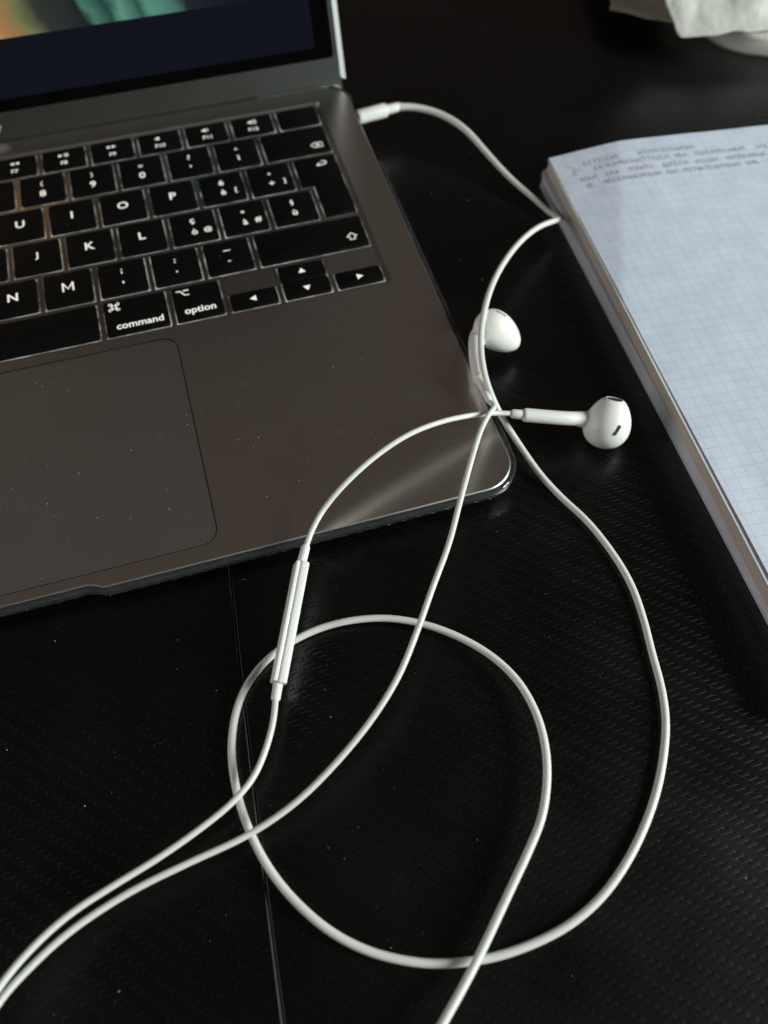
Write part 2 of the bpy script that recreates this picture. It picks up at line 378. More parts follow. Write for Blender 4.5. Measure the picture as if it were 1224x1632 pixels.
# return key (two stacked rectangles forming an upside-down L)
ret = (KX - U + GAP / 2, Y0 + 3 * PY - KH / 2, KX - GAP / 2, Y0 + 3 * PY + KH / 2, KX - 0.75 * U + GAP / 2, Y0 + 2 * PY - KH / 2)
mg = 0.36
rects = [(a - mg, b - mg - 0.15, c + mg, d + mg) for a, b, c, d, _ in keys] + [(ret[0] - mg, ret[1] - mg, ret[2] + mg, ret[3] + mg), (ret[4] - mg, ret[5] - mg, ret[2] + mg, ret[1] + 1)]
wx0, wx1, wy0, wy1 = -WID + 13.25, -13.25, Y0 - 10.05, 200.65
yc = sorted({round(q, 3) for r_ in rects for q in (r_[1], r_[3])} | {wy0, wy1})
vs, fs = [], []
for a, b in zip(yc[:-1], yc[1:]):
    if b - a < 1e-3: continue
    iv = sorted((r_[0], r_[2]) for r_ in rects if r_[1] <= a + 1e-4 and r_[3] >= b - 1e-4)
    x = wx0
    for p, q in iv + [(wx1, wx1)]:
        if p - x > 1e-3:
            n = len(vs); vs += [(x, a, -0.75), (p, a, -0.75), (p, b, -0.75), (x, b, -0.75)]; fs.append((n, n + 1, n + 2, n + 3))
        x = max(x, q)
for n_, (a, b, c, d) in enumerate(rects):
    if n_ >= len(keys): continue
    n = len(vs); vs += [(a, b, -0.75), (c, b, -0.75), (c, d, -0.75), (a, d, -0.75), (a, b, -0.95), (c, b, -0.95), (c, d, -0.95), (a, d, -0.95)]
    fs += [(n, n + 1, n + 5, n + 4), (n + 1, n + 2, n + 6, n + 5), (n + 2, n + 3, n + 7, n + 6), (n + 3, n, n + 4, n + 7)]
me = bpy.data.meshes.new('key_web'); me.from_pydata([Vector(q) * MM for q in vs], [], fs); me.update()
link('key_web', me, web_m, lap)
link('key_backlight', mesh([(wx0, wy0, -0.95), (wx1, wy0, -0.95), (wx1, wy1, -0.95), (wx0, wy1, -0.95)], [(0, 1, 2, 3)]), glow_m, lap)
def arc(cx, cy, r, a0, a1, n=10): return [(cx + r * math.cos(R(a0 + (a1 - a0) * i / n)), cy + r * math.sin(R(a0 + (a1 - a0) * i / n))) for i in range(n + 1)]
def poly(pts): return [(x, y, 0) for x, y in pts], [tuple(range(len(pts)))]
def icon(nm):
    acc = ([], []); w = 0.42
    rb = lambda s, ww=w: add(acc, ribbon(s, ww))
    if nm in ('right', 'left', 'up', 'down'):
        a = {'right': 0, 'up': 90, 'left': 180, 'down': 270}[nm]; add(acc, poly(arc(0, 0, 1.55, a, a + 360, 3)[:3]))
    elif nm == 'cmd':
        s = 1.0
        for sx, sy, a0 in ((1, 1, 180), (-1, 1, 270), (-1, -1, 0), (1, -1, 90)):
            a = {(1, 1): -90, (-1, 1): 0, (-1, -1): 90, (1, -1): 180}[(sx, sy)]
            rb([arc(sx * 1.25, sy * 1.25, 0.55, a + (0 if sx * sy > 0 else 0) - 90, a + 180, 10)], 0.38)
        rb([[(-0.7, -1.25), (-0.7, 1.25)], [(0.7, -1.25), (0.7, 1.25)], [(-1.25, -0.7), (1.25, -0.7)], [(-1.25, 0.7), (1.25, 0.7)]], 0.38)
    elif nm == 'alt': rb([[(-2.0, 1.1), (-0.8, 1.1), (0.7, -1.1), (2.0, -1.1)], [(0.5, 1.1), (2.0, 1.1)]], 0.5)
    elif nm == 'shift': rb([[(0, 1.9), (1.9, 0), (0.9, 0), (0.9, -1.5), (-0.9, -1.5), (-0.9, 0), (-1.9, 0), (0, 1.9)]], 0.5)
    elif nm == 'delete': rb([[(-2.4, 0), (-1.0, 1.4), (2.2, 1.4), (2.2, -1.4), (-1.0, -1.4), (-2.4, 0)], [(-0.2, 0.6), (1.0, -0.6)], [(-0.2, -0.6), (1.0, 0.6)]], 0.45)
    elif nm == 'return': rb([[(-1.9, -0.6), (1.2, -0.6), (1.9, 0.1), (1.9, 0.8), (1.2, 1.4), (0.3, 1.4)], [(-0.8, 0.5), (-1.9, -0.6), (-0.8, -0.95)]], 0.5)
    elif nm in ('rew', 'fwd'):
        s = -1 if nm == 'rew' else 1
        for o in (-1.0, 0.9): add(acc, poly([(s * (o - 0.8), 0.9), (s * (o + 0.9), 0), (s * (o - 0.8), -0.9)][::s]))
    elif nm == 'play': add(acc, poly([(-1.9, -0.9), (-0.2, 0), (-1.9, 0.9)])); rb([[(0.7, 0.8), (0.7, -0.8)], [(1.6, 0.8), (1.6, -0.8)]], 0.5)
    elif nm in ('mute', 'vol', 'volup'):
        add(acc, poly([(-1.6, -0.5), (-0.9, -0.5), (0.1, -1.2), (0.1, 1.2), (-0.9, 0.5), (-1.6, 0.5)]))
        for i in range({'mute': 0, 'vol': 1, 'volup': 2}[nm]): rb([arc(0.0, 0, 0.9 + 0.8 * i, -50, 50, 6)], 0.38)
    elif nm == 'sun': rb([arc(0, 0, 0.7, 0, 360, 10)], 0.4); rb([[(1.2 * math.cos(R(a)), 1.2 * math.sin(R(a))), (1.7 * math.cos(R(a)), 1.7 * math.sin(R(a)))] for a in range(0, 360, 45)], 0.3)
    elif nm == 'grid': rb([[(-1.7, -0.9), (1.7, -0.9), (1.7, 0.9), (-1.7, 0.9), (-1.7, -0.9)], [(0, -0.9), (0, 0.9)]], 0.35)
    elif nm == 'find': rb([arc(-0.2, 0.2, 0.9, 0, 360, 12), [(0.5, -0.5), (1.3, -1.3)]], 0.4)
    elif nm == 'mic': rb([[(0, -0.1), (0, 1.1)]], 0.9); rb([arc(0, 0, 1.0, 200, 340, 8), [(0, -1.0), (0, -1.6)]], 0.32)
    elif nm == 'moon': rb([arc(0, 0, 1.2, 40, 320, 14)], 0.6)
    return acc
cache = {}
def key_mesh(w, h):
    kk = (round(w, 2), round(h, 2))
    if kk in cache: return cache[kk]
    lo = []
    for d, z, r in ((0.0, -1.5, 0.9), (0.0, -0.18, 0.9), (0.10, -0.03, 0.85), (0.30, 0.05, 0.7)):
        lo.append([(x, y, z) for x, y in rrect(-w / 2 + d, -h / 2 + d, w / 2 - d, h / 2 - d, r, 4)])
    me = mesh(*loft(lo)); me.materials.append(key_m)
    for p in me.polygons: p.use_smooth = True
    me.set_sharp_from_angle(angle=R(40)); cache[kk] = me; return me
BOLD = 0.018
def sym_height(s):
    if s in "0123456789": return 3.6
    if s in "ìèòàùéç§#@": return 3.0
    if s in "()/|\\[]&%$£": return 3.0
    if s == '!': return 2.8
    if s == '?': return 2.9
    if s in '^': return 1.2
    if s in '=': return 1.1
    if s in '_': return 0.42
    if s in '-': return 0.48
    if s in '.': return 0.75
    if s in ',': return 1.3
    if s in ';': return 2.5
    if s in ':': return 2.0
    if s in "'\"°*": return 1.3
    return 2.2
tcache = {}
def legend_vf(items):
    acc = ([], [])
    for it in items:
        if it[0] == 'i': add(acc, icon(it[1]), (it[2], it[3], 0))
        elif it[0] == 'w':
            kk = ('w', it[1], it[4]); tcache[kk] = tcache.get(kk) or text_vf(it[1], width=it[4], bold=BOLD); add(acc, tcache[kk], (it[2], it[3], 0))
        else:
            hh = it[4] or sym_height(it[1])
            if it[1] == 'M': add(acc, ribbon([[(-1.75, -hh / 2), (-1.75, hh / 2 - 0.2)], [(-1.7, hh / 2 - 0.1), (0, -hh * 0.28), (1.7, hh / 2 - 0.1)], [(1.75, hh / 2 - 0.2), (1.75, -hh / 2)]], 0.62), (it[2], it[3], 0)); continue
            add(acc, text_vf(it[1], height=hh, bold=BOLD), (it[2], it[3], 0))
    return acc
for x0, y0, x1, y1, lg in keys:
    k_ = link('key', key_mesh(x1 - x0, y1 - y0), key_m, lap); k_.location = Vector(((x0 + x1) / 2, (y0 + y1) / 2, 0)) * MM
    if lg:
        a = legend_vf(lg); o = link('legend', mesh(a[0], a[1]), leg_m, k_); o.location = (0, 0, 0.07 * MM)
# return key
def ret_outline(d):
    x0, y1, xr, yt, xm, yl = ret
    return [(x0 + d, y1 + d), (xm + d, y1 + d), (xm + d, yl + d), (xr - d, yl + d), (xr - d, yt - d), (x0 + d, yt - d)]
cx, cy = (ret[0] + ret[2]) / 2, (ret[3] + ret[5]) / 2
me = mesh(*loft([[(x - cx, y - cy, z) for x, y in ret_outline(d)] for d, z in ((0, -1.5), (0, -0.18), (0.1, -0.03), (0.3, 0.05))]))
k_ = link('key', me, key_m, lap, 40); k_.location = Vector((cx, cy, 0)) * MM
a = icon('return'); o = link('legend', mesh(*a), leg_m, k_); o.location = Vector((2.2, 12.8, 0.07)) * MM

# lid ------------------------------------------------------------
LT = R(22)
def L3(x, s, d): return (x, 210.9 + s * math.sin(LT) - d * math.cos(LT), s * math.cos(LT) + d * math.sin(LT))   # d = towards the viewer
def lid_loop(off, d):
    pts = []
    for cx, cy, a0, rr in ((-1.5, -1.5, -90, 1.5), (-10, 197, 0, 10), (-WID + 10, 197, 90, 10), (-WID + 1.5, -1.5, 180, 1.5)):
        pts += [L3(cx + (rr + off) * math.cos(R(a0 + 11.25 * i)), cy + (rr + off) * math.sin(R(a0 + 11.25 * i)), d) for i in range(9)]
    return pts
vs, fs = loft([lid_loop(-1.2, -4.6), lid_loop(-0.2, -3.8), lid_loop(0, -3.0), lid_loop(0, -0.3), lid_loop(-0.3, 0.0)])
lid = link('lid', mesh(vs, fs), lid_m, lap, 35)
def plate(x0, s0, x1, s1, d, r, name, mat, parent, th=0.12):
    pr_ = rrect(x0, s0, x1, s1, r, 6)
    o = link(name, mesh(*loft([[L3(x, s, d) for x, s in pr_], [L3(x, s, d + th) for x, s in pr_]])), mat, parent); return o
plate(-WID + 2.2, 9.8, -2.2, 205, 0.02, 1.5, 'bezel', bezel_m, lid)
scr = plate(-WID + 9.7, 14.2, -9.7, 196, 0.16, 0.5, 'screen', screen_m, lid, 0.03)
uv = scr.data.uv_layers.new(name='UVMap')
for lp in scr.data.loops:
    q = scr.data.vertices[lp.vertex_index].co / MM
    uv.data[lp.index].uv = (q.x / 100, (q.z - 0.16 * math.sin(LT)) / math.cos(LT) / 100)
a = text_vf('MacBook Air', height=2.9)
link('lettering', mesh([L3(x - 151.0, y + 4.7, 0.05) for x, y, _ in a[0]], a[1]), ink_m, lid)
link('hinge', mesh(*tube([(-WID + 37, 209.9, -1.8), (-37, 209.9, -1.8)], 1.7, 12)), dark_m, lap, 40)

# ------------------------------------------------------------------ clear case
case = empty('bottom_case', 'clear plastic shell clipped around the base of the laptop', 'laptop case', (0, 0, 8.0), (R(2.6), 0, 0))
def top_z(x, y):
    if x > -6 and 150 < y < 203:
        a = min(max((y - 156) / 5, 0), 1) * min(max((201 - y) / 4, 0), 1); return 0.12 - 8.2 * a * a * (3 - 2 * a)
    return 0.12
ol = []
def cl(off, zf): ol.append([(x, y, zf(x, y)) for x, y in body_outline(off)])
cl(0.28, lambda x, y: min(side_z(y) - 0.5, -2)); cl(0.28, lambda x, y: top_z(x, y) - 0.15); cl(0.5, top_z); cl(1.15, top_z); cl(1.6, lambda x, y: top_z(x, y) - 0.4)
cl(1.65, lambda x, y: min(side_z(y), top_z(x, y) - 0.5)); cl(0.6, lambda x, y: side_z(y) - 1.6); cl(-13.0, lambda x, y: bot_z(y) - 1.2)
inner = [[(x, y, bot_z(y) - 0.2) for x, y in body_outline(-13.0)]]
vs, fs = loft(inner + ol, True, True)
link('shell', mesh(vs, fs), clear_m, case, 50)
acc = ([], [])
for i in range(64):
    x = -10 - i * 4.55
    if -152 + 2 > x > -152 - 2: continue
    acc_y = -1.3 + (1.9 if -176 < x < -128 else 0)
    b = tube([(x, acc_y - 0.62, -2.45), (x, acc_y - 0.52, -2.45), (x, acc_y - 0.37, -2.45)], lambda t: 0.14 + 0.16 * min(t * 2, 1), 8); add(acc, b)
o = link('vent_stud', mesh(*acc), clear_m, case); o['kind'] = 'stuff'
for x, y in ((-285, 18), (-18, 18), (-285, 192), (-18, 192)):
    top = bot_z(y) - 1.0; bz = -(8.0 + y * math.sin(R(2.6))) / math.cos(R(2.6)) + 0.02
    link('foot', mesh(*tube([(x, y, top), (x, y, (top + bz) / 2), (x, y, bz)], lambda t: 4.5 - t * 0.6, 20)), mesh_m, case, 40)
lcov = empty('lid_cover', 'clear plastic cover clipped over the rim and back of the laptop lid', 'laptop case', (0, 0, 8.0), (R(2.6), 0, 0))
def lc(off, d):
    p = [(off, 2.2)] + [(-10 + (10 + off) * math.cos(R(q)), 197 + (10 + off) * math.sin(R(q))) for q in range(0, 91, 9)]
    p += [(-WID + 10 + (10 + off) * math.cos(R(q)), 197 + (10 + off) * math.sin(R(q))) for q in range(90, 181, 9)] + [(-WID - off, 2.2)]
    return [L3(x, q - (1.0 if abs(x + WID / 2) > 153 and q < 5 and d > -2 else 0), d) for x, q in p]
secs = [lc(-6, -4.75), lc(-0.4, -4.7), lc(0.12, -4.0), lc(0.12, 0.0), lc(-0.5, 0.15), lc(-0.4, 0.6), lc(1.1, 0.5), lc(1.8, -0.2), lc(1.8, -4.6), lc(0.6, -5.8), lc(-6, -6.0)]
n = len(secs[0]); k2 = len(secs); vs = [p for l in secs for p in l]; fs = []
for a in range(k2):
    b = (a + 1) % k2
    for i in range(n - 1): fs.append((a * n + i, a * n + i + 1, b * n + i + 1, b * n + i))
fs += [tuple(a * n for a in range(k2)), tuple(a * n + n - 1 for a in range(k2))]
link('rim', mesh(vs, fs), frost_m, lcov, 45)
bk = rrect(-WID + 6, 4, -6, 201, 4, 6)
link('back_sheet', mesh(*loft([[L3(x, q, -4.8) for x, q in bk], [L3(x, q, -5.95) for x, q in bk]])), frost_m, lcov, 45)

# ------------------------------------------------------------------ earphones
# centre lines in desk coordinates (mm), heights measured above the desk top
MAIN = [[19.57,192.98,13.0],[25.95,190.2,13.3],[34.79,183.08,13.0],[41.85,171.16,12.0],[46.68,157.13,9.0],[51.44,143.54,6.0],[56.99,129.61,4.2],[59.82,118.47,4.5],[60.38,111.94,6.5],[55.7,109.08,8.5],[47.84,104.66,11.0],[36.92,95.89,14.0],[25.13,83.66,16.5],[15.74,71.44,18.0],[8.41,59.0,18.5],[3.71,48.52,18.5],[0.87,38.16,17.5],[0.91,29.9,14.0],[2.74,23.93,9.5],[5.44,15.92,5.5],[8.68,4.52,2.5],[12.28,-4.92,1.1],[16.2,-14.86,1.05],[18.77,-27.01,1.05],[19.5,-38.06,1.05],[18.08,-48.96,1.05],[15.75,-59.03,1.05],[13.45,-69.49,1.05],[10.49,-77.46,1.05],[6.28,-84.69,1.05],[0.84,-91.99,1.05],[-5.52,-98.64,1.05],[-13.75,-105.38,1.05],[-22.65,-110.67,1.05],[-31.94,-113.92,1.05],[-41.72,-115.27,1.05],[-52.23,-115.16,1.05],[-63.39,-113.04,1.1],[-71.26,-109.98,1.3],[-78.79,-105.6,1.6],[-85.9,-99.22,2.0],[-92.55,-89.83,2.2],[-96.65,-80.85,2.2],[-99.21,-70.41,2.0],[-99.9,-61.64,2.0],[-99.24,-52.86,2.0],[-96.65,-44.23,2.0],[-92.51,-37.36,1.8],[-85.65,-31.24,1.4],[-76.95,-27.68,1.4],[-65.81,-26.27,1.8],[-53.58,-28.12,2.2],[-43.91,-32.4,2.6],[-35.13,-38.95,3.0],[-27.44,-47.75,3.4],[-23.04,-57.07,4.0],[-21.83,-66.98,4.5],[-23.03,-75.54,5.0],[-25.55,-82.84,5.0],[-30.12,-90.72,5.0],[-35.41,-96.42,4.5],[-43.94,-104.37,4.0],[-52.08,-111.94,3.9],[-58.6,-117.63,4.5],[-66.56,-123.95,6.0],[-72.71,-128.73,7.0]]
BR_A = [[-162.43,-102.32,13.0],[-154.99,-91.81,11.0],[-148.13,-85.7,9.5],[-140.05,-81.06,8.5],[-130.26,-77.66,7.5],[-120.01,-74.6,6.8],[-109.13,-70.68,6.5],[-100.58,-66.72,6.3],[-94.41,-61.94,6.0],[-89.39,-54.52,6.0],[-86.99,-49.35,6.0],[-85.32,-44.38,6.2]]
POD = [[-85.32,-44.38,6.2],[-83.94,-40.79,6.4],[-69.96,-9.91,11.0],[-67.79,-6.1,12.0]]
BR_A2 = [[-67.79,-6.1,12.0],[-64.87,-1.98,13.3],[-60.27,2.77,15.0],[-52.44,7.05,19.0],[-41.58,12.28,21.5],[-30.91,16.27,22.3],[-20.3,19.04,21.0],[-9.47,21.1,18.0],[-0.73,21.95,15.0],[4.26,21.17,14.0]]
BR_B = [[-162.44,-105.74,13.0],[-155.07,-94.6,11.0],[-148.3,-89.12,9.5],[-140.31,-84.61,8.5],[-130.56,-81.11,7.7],[-122.67,-79.17,7.2],[-111.66,-77.31,6.6],[-98.69,-75.37,6.5],[-86.31,-71.79,8.0],[-75.55,-66.58,10.0],[-63.95,-59.41,13.0],[-54.2,-51.15,15.5],[-46.23,-41.48,17.5],[-38.75,-31.37,19.0],[-30.88,-20.88,19.8],[-23.48,-8.85,20.0],[-16.9,1.77,19.7],[-10.04,12.25,19.8],[-4.77,18.81,19.0],[-1.4,22.44,17.2],[-0.59,24.74,15.8],[-0.75,27.27,14.5]]
REL2 = [[-0.75,27.27,14.5],[-0.29,33.08,13.6],[0.18,37.46,13.2]]
REL1 = [[4.26,21.17,14.0],[7.81,20.0,13.5]]
E1 = [[34.18,12.97,9.0],[7.81,20.0,13.5],[27.55,13.71,10.5]]
E1MARK = [[38.09,18.79,12.0],[31.61,6.31,12.0]]
E2 = [[14.38,58.52,11.0],[0.18,37.46,13.2],[4.59,54.59,11.5],[9.11,63.86,11.0]]

ear = empty('earphones', 'white wired earphones with looped cord plugged into the laptop', 'earphones', (60, 112, 0))
inv = Vector((60, 112, 0))
def epart(name, vf, mat, parent=None, sm=60):
    vs = [tuple(Vector(q) - inv) for q in vf[0]]
    return link(name, mesh(vs, vf[1]), mat, parent or ear, sm)
plug_a = Vector((2.0, 191.6, 8 + 191.6 * math.sin(R(2.6)) - 4.2)); plug_b = Vector(MAIN[0])
pd = (plug_b - plug_a).normalized(); pl = (plug_b - plug_a).length
def on(t): return plug_a + pd * (t * pl)
plug = epart('plug', tube([on(q) for q in (0.0, 0.015, 0.03, 0.66, 0.69, 0.70)], lambda t: [2.5, 2.75, 2.85, 2.85, 2.75, 2.4][int(round(t * 5))], 24), white_m, None, 40)
o = epart('strain_relief', tube([on(q) for q in (0.70, 0.72, 0.98, 1.06)], lambda t: [1.95, 2.0, 1.85, 1.55][int(round(t * 3))], 20), white_m, plug, 40)
o = epart('plug_tip', tube([plug_a - pd * 5, plug_a + pd * 0.1], 1.7, 16), lid_m, plug, 40)
mp_ = relax(catmull(MAIN, 8), 4)
NM = len(mp_) - 1
def main_r(t):
    d = t * NM / 8; return 1.5 - 0.49 * min(d / 6.0, 1)
epart('main_cord', tube(mp_, main_r, 16), cord_m)
# unseen continuation of the cord to the splitter, out in front of the camera's view
last = Vector(MAIN[-1]); sa_ = Vector(BR_A[0]); sb_ = Vector(BR_B[0])
spl = Vector((-172, -148, 6))
tail = relax(catmull([last, (-82, -137, 5), (-105, -152, 3), (-135, -160, 4), (-158, -156, 5.5), spl + Vector((4, -3, 0))], 8), 2)
epart('main_cord', tube(tail, 1.01, 12), cord_m)
sd = Vector((-0.5, 0.85, 0.1)).normalized()
epart('splitter', tube([spl + Vector((4, -3, 0)), spl + Vector((3, -2, 0)), spl + Vector((-1, 5, 0.6)), spl + Vector((-1.6, 6, 0.8))], lambda t: [1.4, 2.0, 2.0, 1.7][int(round(t * 3))], 18), white_m)
s1 = spl + Vector((-1.6, 6, 0.8))
ap = relax(catmull([s1, (-175.5, -130, 11), (-170, -114, 12.5)] + BR_A, 8), 4)
epart('branch_cord', tube(ap, 0.80, 14), cord_m)
epart('branch_cord', tube(relax(catmull(BR_A2, 8), 4), 0.80, 14), cord_m)
bp = relax(catmull([s1 + Vector((0.3, -0.4, -1.2)), (-174.5, -132.5, 10), (-169.2, -117.5, 12.2)] + BR_B, 8), 3)
epart('branch_cord', tube(bp, 0.80, 14), cord_m)
# remote
P0, P1, P2, P3 = [Vector(q) for q in POD]
ax = (P2 - P1).normalized()
def sec(w, h, r, n=5):
    return rrect(-w / 2, -h / 2, w / 2, h / 2, r, n)
def prism(a, b, w, h, r, bev=0.45, up=Vector((0, 0, 1)), lat=0.0):
    t = (b - a).normalized(); nrm = (up - t * up.dot(t)).normalized(); bn = t.cross(nrm); lo = []
    for p, d in ((a, bev), (a + t * bev * 0.35, bev * 0.35), (a + t * bev, 0), (b - t * bev, 0), (b - t * bev * 0.35, bev * 0.35), (b, bev)):
        lo.append([tuple(p + bn * (x + lat) + nrm * y) for x, y in sec(w - 2 * d, h - 2 * d, r - d)])
    return loft(lo)
upv = Vector((0.35, -0.1, 1))
rem = epart('remote', prism(P1, P2, 2.65, 5.0, 0.9, 0.4, upv, 0.65), white_m, None, 30)
epart('button_strip', prism(P1 + ax * 0.25, P2 - ax * 0.25, 1.2, 4.75, 0.4, 0.3, upv, -1.24), white_m, rem, 30)
epart('seam', prism(P1 + ax * 0.5, P2 - ax * 0.5, 0.4, 3.9, 0.15, 0.1, upv, -0.70), seam_m, rem, 30)
def relief(a, b, r0, r1, parent):
    d = b - a; return epart('strain_relief', tube([a, a + d * 0.06, a + d * 0.9, b], lambda t: [r0 * 0.92, r0, r1, r1 * 0.85][int(round(t * 3))], 18), white_m, parent, 40)
relief(P1 + ax * 0.3, P0 - (P1 - P0) * 0.15, 1.35, 1.25, rem); relief(P2 - ax * 0.3, P3 + (P3 - P2) * 0.15, 1.35, 1.25, rem)

def earbud(head, nozzle, back, stem, ry, rx, flat_up, slots, r0=3.3, r1=2.3, taper=0.20, nozzle_open=True, name='earbud'):
    """head = egg along the nozzle axis, stem = list of points from the back of the head to the cord end"""
    nz_ = nozzle.normalized(); s1 = (flat_up - nz_ * flat_up.dot(nz_)).normalized(); s2 = nz_.cross(s1)
    vs, fs = [], []; nu, nv = 40, 26; loops = []
    for a in range(1, nv):
        t = -math.cos(math.pi * a / nv); rr = math.sqrt(max(1 - t * t, 0)) * (1 - taper * t)
        tt = t if t < 0.82 or not nozzle_open else 0.82 + (t - 0.82) * 0.12
        loops.append([tuple(head + nz_ * (ry * tt) + s1 * (rx * rr * math.cos(2 * math.pi * i / nu)) + s2 * (rx * 0.93 * rr * math.sin(2 * math.pi * i / nu))) for i in range(nu)])
    A_ = loft(loops)
    st = relax(catmull(stem, 8), 2); nst = len(st) - 1
    B_ = tube(st, lambda t: r0 - (r0 - r1) * min(t * 2.2, 1) - 0.12 * t, 24)
    acc = ([], []); add(acc, A_); add(acc, B_)
    tmp = link('tmp', mesh([tuple(Vector(q) - inv) for q in acc[0]], acc[1]), white_m)
    m1 = tmp.modifiers.new('r', 'REMESH'); m1.mode = 'VOXEL'; m1.voxel_size = 0.30 * MM
    m2 = tmp.modifiers.new('s', 'SMOOTH'); m2.factor = 0.5; m2.iterations = 18
    dg = bpy.context.evaluated_depsgraph_get(); me = bpy.data.meshes.new_from_object(tmp.evaluated_get(dg)); bpy.data.objects.remove(tmp)
    for p in me.polygons: p.use_smooth = True
    me.materials.clear()
    o = link(name, me, white_m, ear)
    # speaker grille: oval set into the nozzle
    c = head + nz_ * (ry * 0.82 + 0.0)
    def oval(a, b, dz): return [tuple(c + nz_ * dz + s1 * (a * math.cos(2 * math.pi * i / 28)) + s2 * (b * math.sin(2 * math.pi * i / 28))) for i in range(28)]
    if nozzle_open:
        epart('nozzle_rim', loft([oval(3.35, 3.05, -1.4), oval(3.35, 3.05, -0.2), oval(3.1, 2.8, 0.18), oval(2.65, 2.3, 0.30), oval(2.5, 2.15, 0.12)], True, False), white_m, o, 50)
        epart('grille', loft([oval(2.55, 2.2, -0.6), oval(2.52, 2.18, 0.20)]), mesh_m, o, 30)
    # vents lie flush on the shell
    for cpt, dirv, ln_, wd in slots:
        nrm = (cpt - head).normalized(); dv = (dirv - nrm * dirv.dot(nrm)).normalized(); sv = nrm.cross(dv)
        ok, loc, n_, _ = o.closest_point_on_mesh((cpt - inv) * MM)
        base = loc / MM + inv; nrm = n_.normalized(); dv = (dv - nrm * dv.dot(nrm)).normalized(); sv = nrm.cross(dv)
        pts = arc(ln_ / 2 - wd / 2, 0, wd / 2, -90, 90, 6) + arc(-ln_ / 2 + wd / 2, 0, wd / 2, 90, 270, 6)
        epart('vent', loft([[tuple(base + nrm * dz + dv * x + sv * y) for x, y in pts] for dz in (-0.6, 0.07)]), mesh_m, o, 30)
    return o
H1 = Vector(E1[0]); S1 = Vector(E1[1])
n1 = UP * 0.86 + RIGHT * 0.16 + TOCAM * 0.40
e1 = earbud(H1, n1, None, [H1 - RIGHT * 3.0 - TOCAM * 1.5, H1 - RIGHT * 8.5 + Vector((0, 0.3, 0.9)), (H1 + S1) / 2 + Vector((-1.5, 0, 0.6)), S1], 8.7, 7.3, RIGHT + UP * 0.1,
            [(H1 + TOCAM * 7 + RIGHT * 1.4 - UP * 3.8, UP * 0.9 + RIGHT * 0.42, 3.6, 1.05)])
e1['label'] = 'earbud lying with its speaker slot uppermost'
relief(S1 + (S1 - H1).normalized() * -0.6, Vector(REL1[0]), 1.55, 1.4, e1)
H2 = Vector(E2[0]) - UP * 0.6; S2 = Vector(E2[1])
n2 = RIGHT * 0.80 - UP * 0.42 - TOCAM * 0.40
e2 = earbud(H2, n2, None, [H2 - RIGHT * 3.5 + UP * 1.5 - TOCAM * 1.5, H2 - RIGHT * 6.8 - UP * 1.0, Vector(E2[2]) + (S2 - Vector(E2[2])) * 0.25, S2], 9.2, 6.4, UP + TOCAM * 0.2,
            [(H2 - TOCAM * 7 + RIGHT * 3, UP, 4.5, 3.2), (H2 + UP * 5.0 + TOCAM * 5.0 + RIGHT * 0.2, RIGHT * 0.9 - UP * 0.35, 3.4, 0.45)], 3.4, 2.7, 0.22, False)
e2['label'] = 'earbud partly under the cord beside the laptop'
relief(S2 + (S2 - Vector(REL2[1])).normalized() * 0.5, Vector(REL2[1]), 1.7, 1.25, e2)
relief(Vector(REL2[1]) + (S2 - Vector(REL2[0])).normalized() * 0.0, Vector(REL2[0]), 1.3, 1.0, e2)

# ------------------------------------------------------------------ notebooks
def slab(outline, z0, z1, bev=0.0):
    return loft([[(x, y, z0) for x, y in outline], [(x, y, z1) for x, y in outline]])
NR = R(-4.05)     # turned a little clockwise on the desk
low = empty('notebook', 'thin grey notebook lying flat underneath the squared writing pad', 'notebook', (65.3, 144.2, 0), (0, 0, NR))
W2, H2_ = 150.0, 236.0
o1 = rrect(0, -H2_, W2, 0, 4.0, 6)
link('cover', mesh(*loft([[(x, y, 0.02) for x, y in o1], [(x, y, 0.5) for x, y in o1]])), cover_m, low, 30)
o2 = rrect(0.35, -H2_ + 0.5, W2 - 0.5, -0.4, 3.8, 6)
link('page_block', mesh(*loft([[(x, y, 0.5) for x, y in o2], [(x, y, 5.2) for x, y in o2]])), cover_m, low, 30)
link('cover', mesh(*loft([[(x, y, 5.2) for x, y in o1], [(x, y, 5.75) for x, y in o1]])), cover_m, low, 30)
pad = empty('writing_pad', 'squared paper pad with pencil writing along its top edge', 'notebook', (67.5, 142.5, 5.8), (0, 0, R(-5.1)))
o3 = rrect(0.0, -234, 148, 0, 0.6, 3)
link('page_block', mesh(*loft([[(x + 0.45, y - 0.4, 0.0) for x, y in o3], [(x + 0.1, y - 0.1, 0.35) for x, y in o3], [(x + 0.25, y - 0.1, 3.0) for x, y in o3], [(x + 0.1, y, 5.0) for x, y in o3]])), side_m, pad, 30)
def smooth01(t): t = min(max(t, 0), 1); return t * t * (3 - 2 * t)
def page_z(x, y):
    # crease added from the top edge, sloping the strip left of it into shade
    xc = max(29.5 + y * 0.353, 0.0); sl = 0.112
    z = sl * x if x < xc else sl * xc * (1 - 0.55 * smooth01((x - xc) / 80))
    z += 0.5 * noise.noise(Vector((x * 0.02, y * 0.02, 3))) + 0.12 * noise.noise(Vector((x * 0.11, y * 0.11, 7)))
    z += 0.7 * smooth01((-y - 120) / 60) * (1 - smooth01(x / 14))
    return max(z, -0.15)
